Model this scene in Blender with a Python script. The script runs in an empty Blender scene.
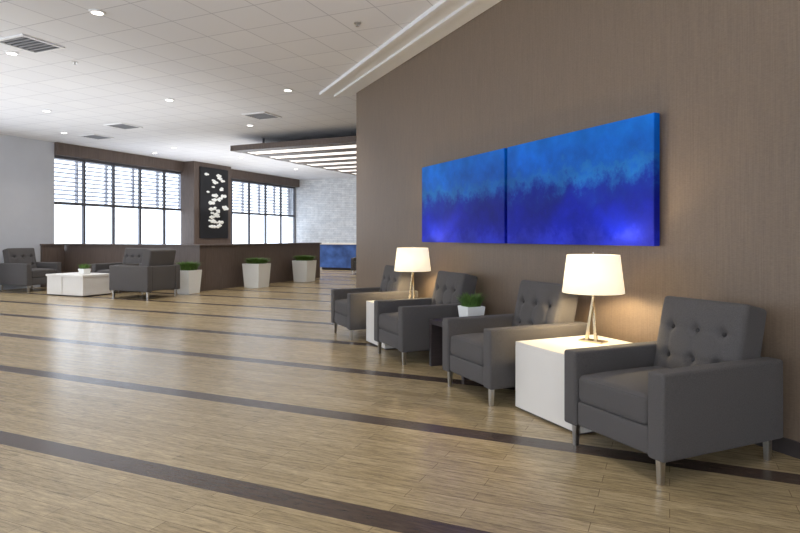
import bpy, bmesh, math, random
from mathutils import Vector, Matrix
random.seed(7)
S=bpy.context.scene
try:
    S.view_settings.view_transform='Standard'
    S.view_settings.look='None'
except Exception as e: print(e)
A=math.radians(24.2); sA,cA=math.sin(A),math.cos(A)
def W(s,t): return (s*cA-t*sA, s*sA+t*cA)      # wall frame  (rot +A): x=s (to wall), y=t (along)
def G(e1,e2): return (-e1*cA+e2*sA, e1*sA+e2*cA)  # building grid frame (rot -A): local x=-e1, y=e2
H=3.96
def lin(c):
    o=[]
    for v in c:
        v/=255.0
        o.append(v/12.92 if v<=0.04045 else ((v+0.055)/1.055)**2.4)
    return (*o,1)
# ---------------- materials
def newmat(n):
    m=bpy.data.materials.new(n); m.use_nodes=True
    nt=m.node_tree; b=nt.nodes['Principled BSDF']
    return m,nt,b
def N(nt,t,**k):
    n=nt.nodes.new(t)
    for a,v in k.items(): setattr(n,a,v)
    return n
def simple(n,c,rough=.5,metal=0,noise=0,nscale=20,bump=0,stretch=(1,1,1),em=None,es=0):
    m,nt,b=newmat(n)
    b.inputs['Base Color'].default_value=lin(c); b.inputs['Roughness'].default_value=rough
    b.inputs['Metallic'].default_value=metal
    if em: b.inputs['Emission Color'].default_value=lin(em); b.inputs['Emission Strength'].default_value=es
    tc=N(nt,'ShaderNodeTexCoord'); mp=N(nt,'ShaderNodeMapping'); mp.inputs['Scale'].default_value=stretch
    nz=N(nt,'ShaderNodeTexNoise'); nz.inputs['Scale'].default_value=nscale; nz.inputs['Detail'].default_value=4
    nt.links.new(tc.outputs['Object'],mp.inputs['Vector']); nt.links.new(mp.outputs[0],nz.inputs['Vector'])
    if noise:
        r=N(nt,'ShaderNodeMapRange'); r.inputs['From Min'].default_value=.3; r.inputs['From Max'].default_value=.7
        r.inputs['To Min'].default_value=1-noise; r.inputs['To Max'].default_value=1+noise
        nt.links.new(nz.outputs['Fac'],r.inputs['Value'])
        v=N(nt,'ShaderNodeVectorMath',operation='SCALE'); v.inputs[0].default_value=lin(c)[:3]
        nt.links.new(r.outputs[0],v.inputs['Scale']); nt.links.new(v.outputs[0],b.inputs['Base Color'])
    if bump:
        bp=N(nt,'ShaderNodeBump'); bp.inputs['Strength'].default_value=bump; bp.inputs['Distance'].default_value=.01
        nt.links.new(nz.outputs['Fac'],bp.inputs['Height']); nt.links.new(bp.outputs[0],b.inputs['Normal'])
    return m
M={}
M['fabric']=simple('grey_fabric',(83,79,78),.9,noise=.2,nscale=200,bump=.3)
M['fabric'].node_tree.nodes['Principled BSDF'].inputs['Sheen Weight'].default_value=.04
M['button']=simple('button_fabric',(54,51,51),.9,noise=.1,nscale=200)
M['steel']=simple('brushed_steel',(190,186,180),.3,1,noise=.05,nscale=30,stretch=(1,1,12))
M['brass']=simple('champagne_metal',(206,190,160),.25,1,noise=.05,nscale=30,stretch=(1,1,12))
M['white']=simple('white_laminate',(230,225,218),.4,noise=.01,nscale=5)
M['dark']=simple('dark_laminate',(60,52,53),.45,noise=.12,nscale=6,stretch=(1,1,8))
M['wood']=simple('brown_wood_panel',(98,84,76),.45,noise=.2,nscale=5,stretch=(6,6,.6))
M['black']=simple('black_panel',(22,22,26),.5,noise=.1)
M['grey_wall']=simple('grey_paint',(198,200,206),.8,noise=.02,nscale=3)
M['trimw']=simple('white_plaster',(232,232,234),.8,noise=.01)
M['frame']=simple('window_metal',(92,92,98),.5,.2,noise=.03)
M['louver']=simple('louver_metal',(185,185,192),.5,.1,noise=.03)
M['pot']=simple('white_ceramic',(242,242,238),.5,noise=.01)
M['soil']=simple('soil',(50,38,28),.95,noise=.3,nscale=60,bump=.5)
M['leaf']=simple('grass_leaf',(92,126,56),.6,noise=.35,nscale=30)
M['base']=simple('dark_baseboard',(58,50,48),.5,noise=.05)
M['blue']=simple('blue_bar_front',(60,90,150),.4,noise=.5,nscale=3,em=(50,95,180),es=.1)
M['glow']=simple('led_white',(255,255,255),.5,em=(255,250,240),es=6.0)
M['strip']=simple('led_strip',(255,255,255),.5,em=(255,248,238),es=1.3)
M['vent']=simple('vent_grey',(130,130,134),.6,noise=.05)
M['cloudw']=simple('white_cutout',(235,235,230),.7,noise=.05,em=(255,255,250),es=.2)
# shade
def shade():
    m,nt,b=newmat('lamp_shade_linen')
    out=nt.nodes['Material Output']
    b.inputs['Base Color'].default_value=lin((250,244,228)); b.inputs['Roughness'].default_value=.9
    b.inputs['Emission Color'].default_value=lin((255,243,216)); b.inputs['Emission Strength'].default_value=.60
    nz=N(nt,'ShaderNodeTexNoise'); nz.inputs['Scale'].default_value=250
    bp=N(nt,'ShaderNodeBump'); bp.inputs['Strength'].default_value=.1; nt.links.new(nz.outputs['Fac'],bp.inputs['Height']); nt.links.new(bp.outputs[0],b.inputs['Normal'])
    tr=N(nt,'ShaderNodeBsdfTranslucent'); tr.inputs['Color'].default_value=lin((255,250,238))
    mx=N(nt,'ShaderNodeMixShader'); mx.inputs[0].default_value=.09
    nt.links.new(b.outputs[0],mx.inputs[1]); nt.links.new(tr.outputs[0],mx.inputs[2]); nt.links.new(mx.outputs[0],out.inputs[0])
    return m
M['shade']=shade()
def glass():
    m,nt,b=newmat('window_glass'); out=nt.nodes['Material Output']
    t=N(nt,'ShaderNodeBsdfTransparent'); t.inputs['Color'].default_value=(.93,.96,1,1)
    g=N(nt,'ShaderNodeBsdfGlossy'); g.inputs['Roughness'].default_value=.02
    mx=N(nt,'ShaderNodeMixShader'); mx.inputs[0].default_value=.05
    nt.links.new(t.outputs[0],mx.inputs[1]); nt.links.new(g.outputs[0],mx.inputs[2]); nt.links.new(mx.outputs[0],out.inputs[0])
    return m
M['glass']=glass()
def floor_mat():
    m,nt,b=newmat('vinyl_plank_floor'); L=nt.links.new
    tc=N(nt,'ShaderNodeTexCoord'); sx=N(nt,'ShaderNodeSeparateXYZ'); L(tc.outputs['Object'],sx.inputs[0])
    br=N(nt,'ShaderNodeTexBrick'); br.offset=.37
    br.inputs['Scale'].default_value=1; br.inputs['Brick Width'].default_value=.92; br.inputs['Row Height'].default_value=.102
    br.inputs['Mortar Size'].default_value=.0016; br.inputs['Color1'].default_value=lin((186,165,128)); br.inputs['Color2'].default_value=lin((167,147,111)); br.inputs['Mortar'].default_value=lin((118,99,74))
    L(tc.outputs['Object'],br.inputs['Vector'])
    mp=N(nt,'ShaderNodeMapping'); mp.inputs['Scale'].default_value=(3.5,28,1); L(tc.outputs['Object'],mp.inputs['Vector'])
    nz=N(nt,'ShaderNodeTexNoise'); nz.inputs['Scale'].default_value=1.8; nz.inputs['Detail'].default_value=9; nz.inputs['Roughness'].default_value=.8; L(mp.outputs[0],nz.inputs['Vector'])
    r=N(nt,'ShaderNodeMapRange'); r.inputs['From Min'].default_value=.35; r.inputs['From Max'].default_value=.65; r.inputs['To Min'].default_value=.5; r.inputs['To Max'].default_value=1.3; L(nz.outputs['Fac'],r.inputs['Value'])
    # stripes
    a=N(nt,'ShaderNodeMath',operation='SUBTRACT'); L(sx.outputs['Y'],a.inputs[0]); a.inputs[1].default_value=2.5
    d=N(nt,'ShaderNodeMath',operation='DIVIDE'); L(a.outputs[0],d.inputs[0]); d.inputs[1].default_value=1.37
    f=N(nt,'ShaderNodeMath',operation='FLOORED_MODULO'); L(d.outputs[0],f.inputs[0]); f.inputs[1].default_value=1
    l=N(nt,'ShaderNodeMath',operation='LESS_THAN'); L(f.outputs[0],l.inputs[0]); l.inputs[1].default_value=.125
    mx=N(nt,'ShaderNodeMix',data_type='RGBA'); L(l.outputs[0],mx.inputs[0]); L(br.outputs['Color'],mx.inputs[6]); mx.inputs[7].default_value=lin((84,70,62))
    v=N(nt,'ShaderNodeVectorMath',operation='SCALE'); L(mx.outputs[2],v.inputs[0]); L(r.outputs[0],v.inputs['Scale']); L(v.outputs[0],b.inputs['Base Color'])
    b.inputs['Roughness'].default_value=.26; b.inputs['Specular IOR Level'].default_value=.55
    bp=N(nt,'ShaderNodeBump'); bp.inputs['Strength'].default_value=.12; bp.inputs['Distance'].default_value=.003; L(nz.outputs['Fac'],bp.inputs['Height']); L(bp.outputs[0],b.inputs['Normal'])
    return m
def ceil_mat():
    m,nt,b=newmat('ceiling_tiles'); L=nt.links.new
    tc=N(nt,'ShaderNodeTexCoord'); br=N(nt,'ShaderNodeTexBrick'); br.offset=0
    br.inputs['Scale'].default_value=1; br.inputs['Brick Width'].default_value=.61; br.inputs['Row Height'].default_value=.61; br.inputs['Mortar Size'].default_value=.008; br.inputs['Mortar Smooth'].default_value=.3
    br.inputs['Color1'].default_value=lin((230,230,233)); br.inputs['Color2'].default_value=lin((226,226,230)); br.inputs['Mortar'].default_value=lin((194,194,200))
    L(tc.outputs['Object'],br.inputs['Vector']); L(br.outputs['Color'],b.inputs['Base Color']); b.inputs['Roughness'].default_value=.9
    return m
def weave_mat():
    m,nt,b=newmat('woven_brown_wallcovering'); L=nt.links.new
    tc=N(nt,'ShaderNodeTexCoord'); mp=N(nt,'ShaderNodeMapping'); mp.inputs['Scale'].default_value=(1,150,3); L(tc.outputs['Object'],mp.inputs['Vector'])
    nz=N(nt,'ShaderNodeTexNoise'); nz.inputs['Scale'].default_value=1; nz.inputs['Detail'].default_value=3; L(mp.outputs[0],nz.inputs['Vector'])
    mp2=N(nt,'ShaderNodeMapping'); mp2.inputs['Scale'].default_value=(1,40,260); L(tc.outputs['Object'],mp2.inputs['Vector'])
    n2=N(nt,'ShaderNodeTexNoise'); n2.inputs['Scale'].default_value=1; L(mp2.outputs[0],n2.inputs['Vector'])
    ad=N(nt,'ShaderNodeMath',operation='MULTIPLY_ADD'); L(n2.outputs['Fac'],ad.inputs[0]); ad.inputs[1].default_value=1; L(nz.outputs['Fac'],ad.inputs[2])
    r=N(nt,'ShaderNodeMapRange'); r.inputs['From Min'].default_value=.7; r.inputs['From Max'].default_value=1.3; r.inputs['To Min'].default_value=.84; r.inputs['To Max'].default_value=1.16; L(ad.outputs[0],r.inputs['Value'])
    v=N(nt,'ShaderNodeVectorMath',operation='SCALE'); v.inputs[0].default_value=lin((118,101,85))[:3]; L(r.outputs[0],v.inputs['Scale']); L(v.outputs[0],b.inputs['Base Color'])
    b.inputs['Roughness'].default_value=.5
    bp=N(nt,'ShaderNodeBump'); bp.inputs['Strength'].default_value=.2; bp.inputs['Distance'].default_value=.003; L(ad.outputs[0],bp.inputs['Height']); L(bp.outputs[0],b.inputs['Normal'])
    return m
def stone_mat():
    m,nt,b=newmat('pale_split_stone'); L=nt.links.new
    tc=N(nt,'ShaderNodeTexCoord'); mp=N(nt,'ShaderNodeMapping'); mp.inputs['Rotation'].default_value=(math.radians(90),0,0); L(tc.outputs['Object'],mp.inputs['Vector'])
    br=N(nt,'ShaderNodeTexBrick'); br.inputs['Scale'].default_value=1; br.inputs['Brick Width'].default_value=.4; br.inputs['Row Height'].default_value=.08; br.inputs['Mortar Size'].default_value=.006
    br.inputs['Color1'].default_value=lin((248,249,250)); br.inputs['Color2'].default_value=lin((230,233,236)); br.inputs['Mortar'].default_value=lin((205,209,213)); L(mp.outputs[0],br.inputs['Vector'])
    nz=N(nt,'ShaderNodeTexNoise'); nz.inputs['Scale'].default_value=6; nz.inputs['Detail'].default_value=6; L(tc.outputs['Object'],nz.inputs['Vector'])
    r=N(nt,'ShaderNodeMapRange'); r.inputs['From Min'].default_value=.3; r.inputs['From Max'].default_value=.7; r.inputs['To Min'].default_value=.84; r.inputs['To Max'].default_value=1.04; L(nz.outputs['Fac'],r.inputs['Value'])
    v=N(nt,'ShaderNodeVectorMath',operation='SCALE'); L(br.outputs['Color'],v.inputs[0]); L(r.outputs[0],v.inputs['Scale']); L(v.outputs[0],b.inputs['Base Color']); b.inputs['Roughness'].default_value=.8
    return m
def art_mat():
    m,nt,b=newmat('blue_painting'); L=nt.links.new
    tc=N(nt,'ShaderNodeTexCoord'); sx=N(nt,'ShaderNodeSeparateXYZ'); L(tc.outputs['Object'],sx.inputs[0])
    oi=N(nt,'ShaderNodeObjectInfo')
    nz=N(nt,'ShaderNodeTexNoise',noise_dimensions='4D'); nz.inputs['Scale'].default_value=5; nz.inputs['Detail'].default_value=9; nz.inputs['Roughness'].default_value=.75; L(tc.outputs['Object'],nz.inputs['Vector']); L(oi.outputs['Random'],nz.inputs['W'])
    r=N(nt,'ShaderNodeMapRange'); r.inputs['From Min'].default_value=.3; r.inputs['From Max'].default_value=.7; r.inputs['To Min'].default_value=-.16; r.inputs['To Max'].default_value=.16; L(nz.outputs['Fac'],r.inputs['Value'])
    g=N(nt,'ShaderNodeMapRange'); g.inputs['From Min'].default_value=-.51; g.inputs['From Max'].default_value=.51; L(sx.outputs['Z'],g.inputs['Value'])
    ad=N(nt,'ShaderNodeMath',operation='ADD'); L(g.outputs[0],ad.inputs[0]); L(r.outputs[0],ad.inputs[1])
    cr=N(nt,'ShaderNodeValToRGB'); L(ad.outputs[0],cr.inputs[0]); e=cr.color_ramp.elements
    e[0].position=0; e[0].color=lin((34,48,196)); e[1].position=1; e[1].color=lin((0,106,208))
    for p,c in ((.15,(6,26,172)),(.34,(2,22,148)),(.47,(4,38,148)),(.56,(14,76,168)),(.63,(24,102,182)),(.71,(4,88,186)),(.82,(0,96,200))):
        x=e.new(p); x.color=lin(c)
    n3=N(nt,'ShaderNodeTexNoise'); n3.inputs['Scale'].default_value=2.2; n3.inputs['Detail'].default_value=6; L(tc.outputs['Object'],n3.inputs['Vector'])
    r3=N(nt,'ShaderNodeMapRange'); r3.inputs['From Min'].default_value=.3; r3.inputs['From Max'].default_value=.7; r3.inputs['To Min'].default_value=.7; r3.inputs['To Max'].default_value=1.35; L(n3.outputs['Fac'],r3.inputs['Value'])
    v=N(nt,'ShaderNodeVectorMath',operation='SCALE'); L(cr.outputs[0],v.inputs[0]); L(r3.outputs[0],v.inputs['Scale'])
    L(v.outputs[0],b.inputs['Base Color']); b.inputs['Roughness'].default_value=.55; b.inputs['Specular IOR Level'].default_value=.2
    return m
M['floor']=floor_mat(); M['ceil']=ceil_mat(); M['weave']=weave_mat(); M['stone']=stone_mat(); M['art']=art_mat()

# ---------------- mesh helpers
def link(o,parent=None,loc=None,rot=0):
    S.collection.objects.link(o)
    if parent: o.parent=parent
    if loc is not None: o.location=loc
    if rot: o.rotation_euler=(0,0,rot)
    return o
def group(name,xy,rot=0,z=0,scale=1):
    e=bpy.data.objects.new(name,None); e.empty_display_size=.1
    link(e,None,(xy[0],xy[1],z),rot); e.scale=(scale,)*3
    return e
def bm_mesh(bm,name,mat,smooth=False):
    me=bpy.data.meshes.new(name); bm.to_mesh(me); bm.free()
    me.materials.append(M[mat])
    if smooth:
        for p in me.polygons: p.use_smooth=True
    return me
def bm_obj(bm,name,mat,smooth=False):
    return bpy.data.objects.new(name,bm_mesh(bm,name,mat,smooth))
def boxes_bm(bl,bevel=0):
    bm=bmesh.new()
    for b in bl:
        x0,x1,y0,y1,z0,z1=b[:6]
        r=bmesh.ops.create_cube(bm,size=1)
        bmesh.ops.scale(bm,vec=(x1-x0,y1-y0,z1-z0),verts=r['verts'])
        bmesh.ops.translate(bm,vec=((x0+x1)/2,(y0+y1)/2,(z0+z1)/2),verts=r['verts'])
    if bevel: bmesh.ops.bevel(bm,geom=bm.edges[:],offset=bevel,segments=2,affect='EDGES')
    return bm
def boxes(name,bl,mat,bevel=0): return bm_obj(boxes_bm(bl,bevel),name,mat)
def rbox(name,size,r,mat,m=10,c=3,fn=None):
    """rounded soft box centred on origin, fn(v)->v deformation"""
    hx=[s/2 for s in size]
    def coords(h):
        a=[-h+r*i/c for i in range(c)]
        inner=[-(h-r)+2*(h-r)*i/m for i in range(m+1)]
        return a+inner+[-q for q in reversed(a)]
    C=[coords(h) for h in hx]
    bm=bmesh.new()
    for ax in range(3):
        u,v=(ax+1)%3,(ax+2)%3
        for sgn in (-1,1):
            g=[]
            for a in C[u]:
                row=[]
                for b in C[v]:
                    p=[0,0,0]; p[ax]=sgn*hx[ax]; p[u]=a; p[v]=b
                    q=Vector([max(-(hx[i]-r),min(hx[i]-r,p[i])) for i in range(3)])
                    d=Vector(p)-q
                    if d.length>0: d=d.normalized()*r
                    row.append(bm.verts.new(q+d))
                g.append(row)
            for i in range(len(g)-1):
                for j in range(len(g[0])-1):
                    f=[g[i][j],g[i+1][j],g[i+1][j+1],g[i][j+1]]
                    if sgn<0: f.reverse()
                    bm.faces.new(f)
    bmesh.ops.remove_doubles(bm,verts=bm.verts[:],dist=1e-5)
    if fn:
        for vv in bm.verts: vv.co=Vector(fn(vv.co.copy(),hx))
    bmesh.ops.recalc_face_normals(bm,faces=bm.faces[:])
    return bm_mesh(bm,name,mat,True)
def tube(name,pts,rad,mat,closed=False):
    cu=bpy.data.curves.new(name,'CURVE'); cu.dimensions='3D'; cu.bevel_depth=rad; cu.bevel_resolution=2
    sp=cu.splines.new('POLY'); sp.points.add(len(pts)-1)
    for i,p in enumerate(pts): sp.points[i].co=(*p,1)
    sp.use_cyclic_u=closed
    o=bpy.data.objects.new(name,cu); cu.materials.append(M[mat]); return o

# ---------------- armchair (front = -Y)
AW,AD,AH=.81,.99,.615
BT=[(-.19,.13),(0,.13),(.19,.13),(-.19,-.06),(0,-.06),(.19,-.06)]
def back_fn(v,h):
    x,y,z=v
    ex=max(0,1-(x/h[0])**4)*max(0,1-(z/h[2])**4)
    if y<-h[1]*.5:
        y-=.03*ex
        for bx,bz in BT:
            r2=(x-bx)**2+(z-bz)**2
            y+=.034*math.exp(-r2/.0009)
        for bx in (-.19,0,.19):
            y+=.005*math.exp(-((x-bx)/.012)**2)*(1 if z<.14 else max(0,1-(z-.14)/.12))
        for bz in (.13,-.06):
            y+=.004*math.exp(-((z-bz)/.012)**2)
    elif y>0: y+=.008*ex
    return (x,y,z)
def seat_fn(v,h):
    x,y,z=v
    ex=max(0,1-(x/h[0])**4)*max(0,1-(y/h[1])**4)
    if z>0: z+=.025*ex
    return (x,y,z)
def arm_fn(v,h):
    x,y,z=v
    e=max(0,1-(y/h[1])**2)*max(0,1-(z/h[2])**2)
    return (x+(1 if x>0 else -1)*.004*e,y,z)
CH={}
CH['arm']=rbox('arm',(.115,AD,AH-.14),.018,'fabric',6,3,arm_fn)
CH['seat_cushion']=rbox('seat_cushion',(AW-.234,.72,.17),.035,'fabric',12,3,seat_fn)
CH['front_rail']=rbox('front_rail',(AW-.232,.78,.155),.015,'fabric',4,2)
CH['backrest']=rbox('backrest',(AW-.18,.20,.67),.03,'fabric',48,4,back_fn)
CH['back_shell']=rbox('back_shell',(AW-.232,.10,.46),.02,'fabric',4,2)
bm=bmesh.new(); bmesh.ops.create_uvsphere(bm,u_segments=12,v_segments=8,radius=.014)
bmesh.ops.scale(bm,vec=(1,.5,1),verts=bm.verts[:]); CH['button']=bm_mesh(bm,'button','button',True)
bm=boxes_bm([(-.02,.02,-.02,.02,0,.15)])
for v in bm.verts:
    if v.co.z<.01: v.co.x*=.75; v.co.y*=.75
bmesh.ops.bevel(bm,geom=bm.edges[:],offset=.003,segments=2,affect='EDGES'); CH['leg']=bm_mesh(bm,'leg','steel')
def ring(w,d,z):
    pts=[]
    for cx,cy,a0 in ((w-.03,d-.03,0),(-w+.03,d-.03,90),(-w+.03,-d+.03,180),(w-.03,-d+.03,270)):
        for k in range(5):
            a=math.radians(a0+k*22.5); pts.append((cx+.03*math.cos(a),cy+.03*math.sin(a),z))
    return pts
def chair(xy,rot,scale=1,name='armchair'):
    e=group(name,xy,rot,0,scale)
    def add(n,mesh,loc,rx=0):
        o=bpy.data.objects.new(n,mesh); link(o,e,loc); o.rotation_euler=(rx,0,0); return o
    ax=AW/2-.0575
    zc=.14+(AH-.14)/2
    add('arm_left',CH['arm'],(-ax,0,zc)); add('arm_right',CH['arm'],(ax,0,zc))
    add('seat_base',CH['front_rail'],(0,-AD/2+.015+.39,.225))
    add('seat_cushion',CH['seat_cushion'],(0,-AD/2+.012+.36,.385))
    for i,z in enumerate((.455,.315)):
        o=tube('cushion_piping_%d'%(i+1),ring((AW-.234)/2-.012,.348,0),.005,'fabric',True); link(o,e,(0,-AD/2+.008+.36,z))
    rx=math.radians(-13)
    b=add('backrest',CH['backrest'],(0,AD/2-.175,.60),rx)
    add('back_shell',CH['back_shell'],(0,AD/2-.06,.385))
    for i,(bx,bz) in enumerate(BT):
        o=bpy.data.objects.new('button_%d'%(i+1),CH['button']); link(o,b,(bx,-.1+.001,bz))
    for i,(lx,ly) in enumerate(((-.34,-AD/2+.05),(.34,-AD/2+.05),(-.34,AD/2-.06),(.34,AD/2-.06))):
        add('leg_%d'%(i+1),CH['leg'],(lx,ly,0))
    return e
RW=A-math.pi/2  # facing away from the right wall
for t in (2.74,4.42,6.10,7.74):
    chair(W(3.08,t),RW)

# ---------------- tables along the wall
def white_table(s0,s1,t0,t1,h):
    xy=W((s0+s1)/2,(t0+t1)/2); a,b=(s1-s0)/2,(t1-t0)/2
    e=group('side_table',xy,A)
    link(boxes('tabletop',[(-a,a,-b,b,h-.03,h)],'white',.003),e)
    link(boxes('body',[(-a,-a+.03,-b,b,.02,h-.03),(a-.03,a,-b,b,.02,h-.03),(-a+.03,a-.03,-b,-b+.03,.02,h-.03),(-a+.03,a-.03,b-.03,b,.02,h-.03)],'white',.002),e)
    link(boxes('plinth',[(-a+.03,a-.03,-b+.03,b-.03,0,.03)],'dark'),e)
    return e
white_table(2.76,3.55,3.20,3.93,.53)
white_table(2.76,3.55,6.58,7.20,.53)
xy=W(3.2,5.26); e=group('dark_side_table',xy,A)
link(boxes('tabletop',[(-.34,.34,-.36,.36,.44,.49)],'dark',.004),e)
link(boxes('side_panels',[(-.34,.34,-.36,-.31,0,.44),(-.34,.34,.31,.36,0,.44),(.29,.33,-.31,.31,0,.44)],'dark',.004),e)
# ---------------- lamps
def lamp(xy,z):
    e=group('table_lamp',xy,A+math.radians(-70),z)
    n=48; bm=bmesh.new(); rings=[]
    for r,zz in ((.235,.385),(.20,.68),(.196,.68),(.231,.385)):
        rings.append([bm.verts.new((r*math.cos(2*math.pi*i/n),r*math.sin(2*math.pi*i/n),zz)) for i in range(n)])
    for k in range(4):
        a,b=rings[k],rings[(k+1)%4]
        for i in range(n): bm.faces.new((a[i],a[(i+1)%n],b[(i+1)%n],b[i]))
    bmesh.ops.recalc_face_normals(bm,faces=bm.faces[:])
    link(bm_obj(bm,'shade','shade',True),e)
    link(boxes('foot',[(-.10,.10,-.055,.055,0,.014)],'brass',.004),e)
    def blade(n,x0,x1,z0,z1,w0,w1,y0,y1):
        bm=bmesh.new(); v=[]
        for x,z,w in ((x0,z0,w0),(x1,z1,w1)):
            v.append([bm.verts.new((x-w,y0,z)),bm.verts.new((x+w,y0,z)),bm.verts.new((x+w,y1,z)),bm.verts.new((x-w,y1,z))])
        for i in range(4): bm.faces.new((v[0][i],v[0][(i+1)%4],v[1][(i+1)%4],v[1][i]))
        bm.faces.new(v[0][::-1]); bm.faces.new(v[1])
        bmesh.ops.recalc_face_normals(bm,faces=bm.faces[:])
        bmesh.ops.bevel(bm,geom=bm.edges[:],offset=.002,segments=2,affect='EDGES')
        link(bm_obj(bm,n,'brass'),e)
    blade('stem_slanted',-.05,.010,.012,.37,.014,.008,-.016,0)
    blade('stem_upright',.018,-.006,.012,.37,.014,.008,.001,.017)
    link(tube('neck',[(0,0,.34),(0,0,.45)],.009,'brass'),e)
    link(tube('harp',[(-.197,0,.67),(0,0,.67),(.197,0,.67)],.003,'steel'),e)
    link(tube('harp_stem',[(0,0,.45),(0,0,.70)],.004,'steel'),e)
    bm=bmesh.new(); bmesh.ops.create_uvsphere(bm,u_segments=16,v_segments=10,radius=.03); bmesh.ops.translate(bm,vec=(0.03,0,.5),verts=bm.verts[:])
    link(bm_obj(bm,'bulb','glow',True),e)
    l=bpy.data.lights.new('bulb_light','POINT'); l.energy=38; l.color=(1,.80,.48); l.shadow_soft_size=.05
    o=bpy.data.objects.new('bulb_light',l); link(o,e,(-.03,0,.50))
lamp(W(3.30,3.66),.53); lamp(W(3.30,6.95),.53)
# ---------------- plants
def foliage(r,h,n,w):
    bm=bmesh.new()
    for i in range(n):
        a=random.uniform(0,2*math.pi); q=r*.62*math.sqrt(random.random()); px,py=q*math.cos(a),q*math.sin(a)
        da=a+random.uniform(-.8,.8); lean=random.uniform(.1,.9)*r*.8; hh=h*random.uniform(.55,1)*(1-.3*q/r)
        tx,ty=-math.sin(da),math.cos(da); prev=None
        for k in range(5):
            u=k/4; cx=px+math.cos(da)*lean*u*u; cy=py+math.sin(da)*lean*u*u; cz=hh*(u-.18*u*u*u)
            ww=w*(1-u)**.6 if k<4 else 0.0004
            pr=(bm.verts.new((cx-tx*ww,cy-ty*ww,cz)),bm.verts.new((cx+tx*ww,cy+ty*ww,cz)))
            if prev: bm.faces.new((prev[0],prev[1],pr[1],pr[0]))
            prev=pr
    return bm_obj(bm,'foliage','leaf',True)
def plant(name,xy,z,w0,w1,h,ph,n,lw,rot):
    e=group(name,xy,rot,z)
    bm=bmesh.new(); L=[]
    for w,zz in ((w0,0),(w1,h),(w1-.03,h),(w1-.03,h-.05)):
        a=w/2; L.append([bm.verts.new((sx*a,sy*a,zz)) for sx,sy in ((-1,-1),(1,-1),(1,1),(-1,1))])
    for k in range(3):
        for i in range(4): bm.faces.new((L[k][i],L[k][(i+1)%4],L[k+1][(i+1)%4],L[k+1][i]))
    bm.faces.new(L[0][::-1]); bmesh.ops.bevel(bm,geom=bm.edges[:],offset=.004,segments=2,affect='EDGES')
    link(bm_obj(bm,'pot','pot'),e)
    b=(w1-.034)/2; link(boxes('soil',[(-b,b,-b,b,h-.07,h-.03)],'soil'),e)
    f=foliage(w1*.72,ph,n,lw); link(f,e,(0,0,h-.035))
plant('potted_grass',W(3.20,5.33),.49,.18,.21,.15,.24,480,.005,A)
plant('planter_with_grass',G(10.50,11.02),0,.36,.44,.56,.34,500,.012,-A)
plant('planter_with_grass',G(10.1,13.1),0,.46,.54,.64,.27,600,.014,-A)
plant('planter_with_grass',G(10.1,15.4),0,.46,.54,.64,.27,600,.014,-A)

# ---------------- far lounge group
chair(G(14.75,10.0),math.radians(90)-A,1.13)
chair(G(10.75,9.95),math.radians(270)-A,1.17)
chair(G(12.4,10.82),-A,1.13)
chair(G(9.3,18.9),math.radians(90)-A,.95)
chair(G(10.3,19.6),math.radians(20)-A,.95)
e=group('coffee_table',G(12.55,9.72),-A)
link(boxes('tabletop',[(-.62,.62,-.42,.42,.44,.49)],'white',.004),e)
link(boxes('body',[(-.60,-.1,-.4,.4,.03,.44),(-.08,.60,-.4,.4,.03,.44)],'white',.004),e)
link(boxes('plinth',[(-.56,.56,-.36,.36,0,.04)],'dark'),e)
plant('potted_grass',G(12.45,9.75),.49,.16,.2,.12,.22,250,.008,-A)

# ---------------- shell
def gbox(name,bl,mat,bevel=0):
    o=boxes(name,bl,mat,bevel); return link(o,None,(0,0,0),-A)
def wbox(name,bl,mat,bevel=0):
    o=boxes(name,bl,mat,bevel); return link(o,None,(0,0,0),A)
gbox('floor',[(-16.2,12,-5.6,23.8,-.1,0)],'floor')
gbox('ceiling',[(-16.2,12,-5.6,23.8,H,H+.1)],'ceil')
wbox('wall_right',[(3.72,3.92,-11.9,10.2,0,H)],'weave')
wbox('wall_return',[(3.92,19.2,10.0,10.2,0,H)],'weave')
wbox('baseboard_right',[(3.705,3.72,-11.5,10.2,0,.10)],'base',.002)
wbox('trim_1',[(3.12,3.18,-11,10.5,H-.05,H),(3.18,3.40,-11,10.5,H-.015,H),(3.40,3.46,-11,10.5,H-.05,H),(3.46,3.71,-11,10.5,H-.02,H)],'trimw')
gbox('wall_far',[(-16.0,6.0,23.06,23.3,0,H)],'stone')
gbox('wall_east',[(5.0,5.2,20.2,23.3,0,H)],'grey_wall')
X0,X1=-15.75,-15.5
gbox('wall_left',[(X0,X1,8.6,11.2,0,H),(X0,X1,-5.2,-4.4,0,H),(X0,X1,-4.4,8.6,0,.5),(X0,X1,-4.4,8.6,3.6,H),(X0,X1,11.2,23.06,0,.9),(X0,X1,16.3,17.6,.9,3.6)],'grey_wall')
gbox('trim_2',[(X0,X1+.12,11.2,23.06,3.62,H)],'wood')
gbox('trim_3',[(X1,X1+.06,10.8,11.46,0,1.12),(X1,X1+.09,10.78,11.46,1.12,1.16)],'wood')
gbox('wall_back',[(-15.5,11.3,-5.25,-5,0,.3),(-15.5,11.3,-5.25,-5,3.7,H)]+[(x,x+.4,-5.25,-5,.3,3.7) for x in (-15.5,-8.8,-2.1,4.6,10.9)],'grey_wall')
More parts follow.
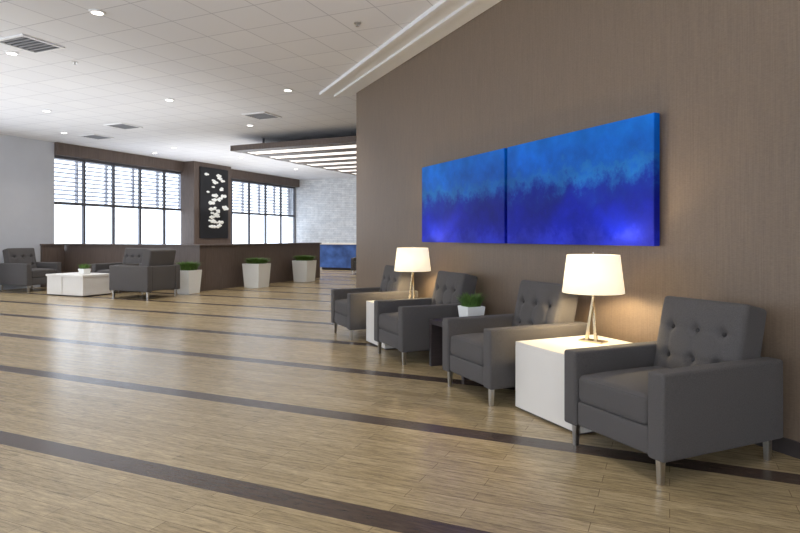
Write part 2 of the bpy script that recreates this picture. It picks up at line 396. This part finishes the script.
def window(name,y0,y1,z0,z1,step,rail=None):
    e=group(name,(0,0),-A)
    xx=-15.64; b=[(xx-.04,xx+.04,y0,y1,z0,z0+.07),(xx-.04,xx+.04,y0,y1,z1-.07,z1)]
    n=max(1,round((y1-y0)/step))
    for i in range(n+1):
        y=y0+(y1-y0)*i/n; y=min(max(y,y0+.035),y1-.035)
        b.append((xx-.04,xx+.04,y-.035,y+.035,z0,z1))
    if rail: b.append((xx-.035,xx+.035,y0,y1,rail-.04,rail+.04))
    link(boxes('frame',b,'frame'),e)
    link(boxes('pane',[(xx-.005,xx+.005,y0,y1,z0,z1)],'glass'),e)
    return e
window('window_1',11.2,16.3,.9,3.62,1.02,2.3)
window('window_2',17.6,23.06,.9,3.62,1.09,2.3)
window('window_3',-4.4,8.6,.5,3.6,1.3)  # unseen window, added for raking light across the floor
def bwindow(name,x0,x1):
    e=group(name,(0,0),-A); yy=-5.12; b=[(x0,x1,yy-.04,yy+.04,.3,.37),(x0,x1,yy-.04,yy+.04,3.63,3.7)]
    n=4
    for i in range(n+1):
        x=min(max(x0+(x1-x0)*i/n,x0+.035),x1-.035); b.append((x-.035,x+.035,yy-.04,yy+.04,.3,3.7))
    link(boxes('frame',b,'frame'),e); link(boxes('pane',[(x0,x1,yy-.005,yy+.005,.3,3.7)],'glass'),e)
for i,x in enumerate((-15.1,-8.4,-1.7,5.0)): bwindow('window_%d'%(i+4),x,x+(6.3 if x<5 else 5.9))  # unseen rear glazing, added to let soft sky light into the room
# louvres
def louvers(y0,y1):
    e=group('sunshade_louvers',(0,0),-A); bm=bmesh.new()
    for k in range(10):
        z=2.45+k*.125
        r=bmesh.ops.create_cube(bm,size=1); bmesh.ops.scale(bm,vec=(.12,y1-y0,.016),verts=r['verts'])
        bmesh.ops.rotate(bm,matrix=Matrix.Rotation(math.radians(24),3,'Y'),verts=r['verts'])
        bmesh.ops.translate(bm,vec=(-15.95,(y0+y1)/2,z),verts=r['verts'])
    link(bm_obj(bm,'slats','louver'),e)
    n=5; bl=[]
    for i in range(n+1):
        y=y0+(y1-y0)*i/n; bl.append((-16.0,-15.9,y-.02,y+.02,2.3,3.6)); bl.append((-15.95,-15.78,y-.02,y+.02,3.52,3.56)); bl.append((-15.95,-15.78,y-.02,y+.02,2.3,2.34))
    link(boxes('brackets',bl,'louver'),e)
louvers(11.2,16.3); louvers(17.6,23.0)
# column + artwork
gbox('column',[(-15.5,-14.9,15.9,17.8,0,H-.001)],'wood')
e=group('cloud_wall_art',(0,0),-A)
link(boxes('panel',[(-14.9,-14.86,16.15,17.6,1.3,3.8)],'black',.004),e)
bm=bmesh.new()
for i in range(40):
    r=bmesh.ops.create_icosphere(bm,subdivisions=2,radius=1)
    zz=random.uniform(1.7,3.6); yy=16.85+random.gauss(0,.28)*(1.1 if zz>2.3 else .7); yy=min(max(yy,16.3),17.45)
    for v in r['verts']:
        v.co.z*=1+.35*math.sin(v.co.y*5+i)
    s=random.uniform(.5,1.1)
    bmesh.ops.scale(bm,vec=(.02,.16*s,.06*s),verts=r['verts']); bmesh.ops.translate(bm,vec=(-14.85,yy,zz),verts=r['verts'])
link(bm_obj(bm,'clouds','cloudw',True),e)
# partition
gbox('partition_wall',[(-15.5,-10.6,11.5,11.7,0,1.12),(-10.8,-10.6,11.7,17.1,0,1.12),(-15.5,-10.56,11.46,11.74,1.12,1.16),(-10.84,-10.56,11.74,17.14,1.12,1.16)],'wood',.003)
# blue bar
e=group('bar_counter',(0,0),-A)
link(boxes('front',[(-13.2,-6.0,21.2,21.9,.1,1.04)],'blue'),e); link(boxes('counter_top',[(-13.25,-5.9,21.1,22,1.04,1.1)],'white',.004),e); link(boxes('kick',[(-13.1,-6.0,21.3,21.9,0,.1)],'dark'),e)
# canopy
e=group('slatted_ceiling_canopy',(0,0),-A)
bl=[(-10.4,-4,12.4,19.2,3.66,3.72),(-10.4,-10.3,12.4,19.2,3.59,3.66)]; sl=[]
for k in range(8):
    y=12.4+k*.95; bl.append((-10.4,-4,y,y+.40 if k<7 else y+.15,3.58,3.66))
    if k<7: sl.append((-10.28,-4,y+.42,y+.93,3.60,3.655))
link(boxes('wood_frame',bl,'wood'),e); link(boxes('light_strips',sl,'strip'),e)
link(boxes('hangers',[(x-.02,x+.02,y-.02,y+.02,3.72,H) for x in (-9.8,-7,-4.5) for y in (13,16,18.8)],'frame'),e)
# paintings
def painting(t0,t1):
    o=boxes('blue_abstract_painting',[(-.03,.03,-(t1-t0)/2,(t1-t0)/2,-.51,.51)],'art',.004)
    x,y=W(3.675,(t0+t1)/2); link(o,None,(x,y,1.79),A)
painting(3.38,5.34); painting(5.39,7.38)
# downlights, vents
def downlight(x,y,energy=80,spot=True):
    e=group('recessed_downlight',(x,y),0,H)
    bm=bmesh.new(); bmesh.ops.create_cone(bm,cap_ends=True,segments=24,radius1=.065,radius2=.065,depth=.01); bmesh.ops.translate(bm,vec=(0,0,-.008),verts=bm.verts[:]); link(bm_obj(bm,'lens','glow'),e)
    n=24; bm=bmesh.new(); a=[];b=[];c=[]
    for i in range(n):
        q=2*math.pi*i/n; a.append(bm.verts.new((.065*math.cos(q),.065*math.sin(q),-.015))); b.append(bm.verts.new((.09*math.cos(q),.09*math.sin(q),-.01))); c.append(bm.verts.new((.09*math.cos(q),.09*math.sin(q),0)))
    for i in range(n):
        j=(i+1)%n; bm.faces.new((a[i],b[i],b[j],a[j])); bm.faces.new((b[i],c[i],c[j],b[j]))
    link(bm_obj(bm,'trim_ring','trimw'),e)
    if spot:
        l=bpy.data.lights.new('beam','SPOT'); l.energy=energy; l.color=(1,.96,.9); l.spot_size=math.radians(130); l.spot_blend=.9; l.shadow_soft_size=.08
        link(bpy.data.objects.new('beam',l),e,(0,0,-.04))
for x,y in ((-3.51,6.96),(-5.5,8.5),(-.4,4.4),(-3.2,2.6),(-6.6,4.6),(.8,1.4),(-1.5,-1)):
    downlight(x,y)
for x,y in ((-4.38,11.4),(-1.99,10.65),(-7.3,12.4),(-3.5,14.0),(-8.4,15.0),(-6.6,17.5)): downlight(x,y,130)
for x,y in ((-5.2,19.6),(-4.0,23.0),(-1.9,23.4)): downlight(x,y,260)  # extra spots added to brighten the far wall
downlight(-7.6,18.6,0,False)
def vent(x,y):
    e=group('ceiling_air_vent',(x,y),-A,H)
    link(boxes('frame',[(-.3,.3,-.3,-.26,-.02,0),(-.3,.3,.26,.3,-.02,0),(-.3,-.26,-.26,.26,-.02,0),(.26,.3,-.26,.26,-.02,0)],'trimw'),e)
    link(boxes('vanes',[(-.26,.26,-.24+i*.08,-.205+i*.08,-.018,-.004) for i in range(7)],'vent'),e)
    link(boxes('duct',[(-.26,.26,-.26,.26,-.004,-.001)],'black'),e)
for p in ((-5.0,8.1),(-2.97,12.9),(-6.5,14.1),(-7.9,15.6)): vent(*p)
def sprinkler(x,y):
    e=group('ceiling_sprinkler',(x,y),0,H)
    for n,r,z0,z1 in (('escutcheon',.045,-.008,0),('stem',.010,-.04,-.008),('deflector',.022,-.045,-.04)):
        bm=bmesh.new(); bmesh.ops.create_cone(bm,cap_ends=True,segments=16,radius1=r,radius2=r,depth=z1-z0); bmesh.ops.translate(bm,vec=(0,0,(z0+z1)/2),verts=bm.verts[:]); link(bm_obj(bm,n,'steel'),e)
sprinkler(-.52,7.32); sprinkler(-4.85,8.95)
# added fill: unseen area lights facing up to brighten the ceiling
def ceiling_fill(e1,e2,sx,sy,en):
    l=bpy.data.lights.new('ceiling_fill_light','AREA'); l.shape='RECTANGLE'; l.size=sx; l.size_y=sy; l.energy=en; l.color=(.93,.965,1)
    x,y=G(e1,e2); o=bpy.data.objects.new('ceiling_fill_light',l); link(o,None,(x,y,2.2)); o.rotation_euler=(math.pi,0,-A)
ceiling_fill(10.8,5.5,6,10,150); ceiling_fill(2.5,1.5,6,5,55); ceiling_fill(12.5,16,4,7,110)

# ---------------- world
w=bpy.data.worlds.new('World'); S.world=w; w.use_nodes=True; nt=w.node_tree; bg=nt.nodes['Background']
bg.inputs['Color'].default_value=(.90,.945,1,1); bg.inputs['Strength'].default_value=3.6
# camera
cam=bpy.data.cameras.new('camera'); cam.lens=27; cam.sensor_width=36; cam.shift_y=-.037; cam.clip_end=200
co=bpy.data.objects.new('camera',cam); link(co,None,(0,0,1.35)); co.rotation_euler=(math.pi/2,0,0); S.camera=co
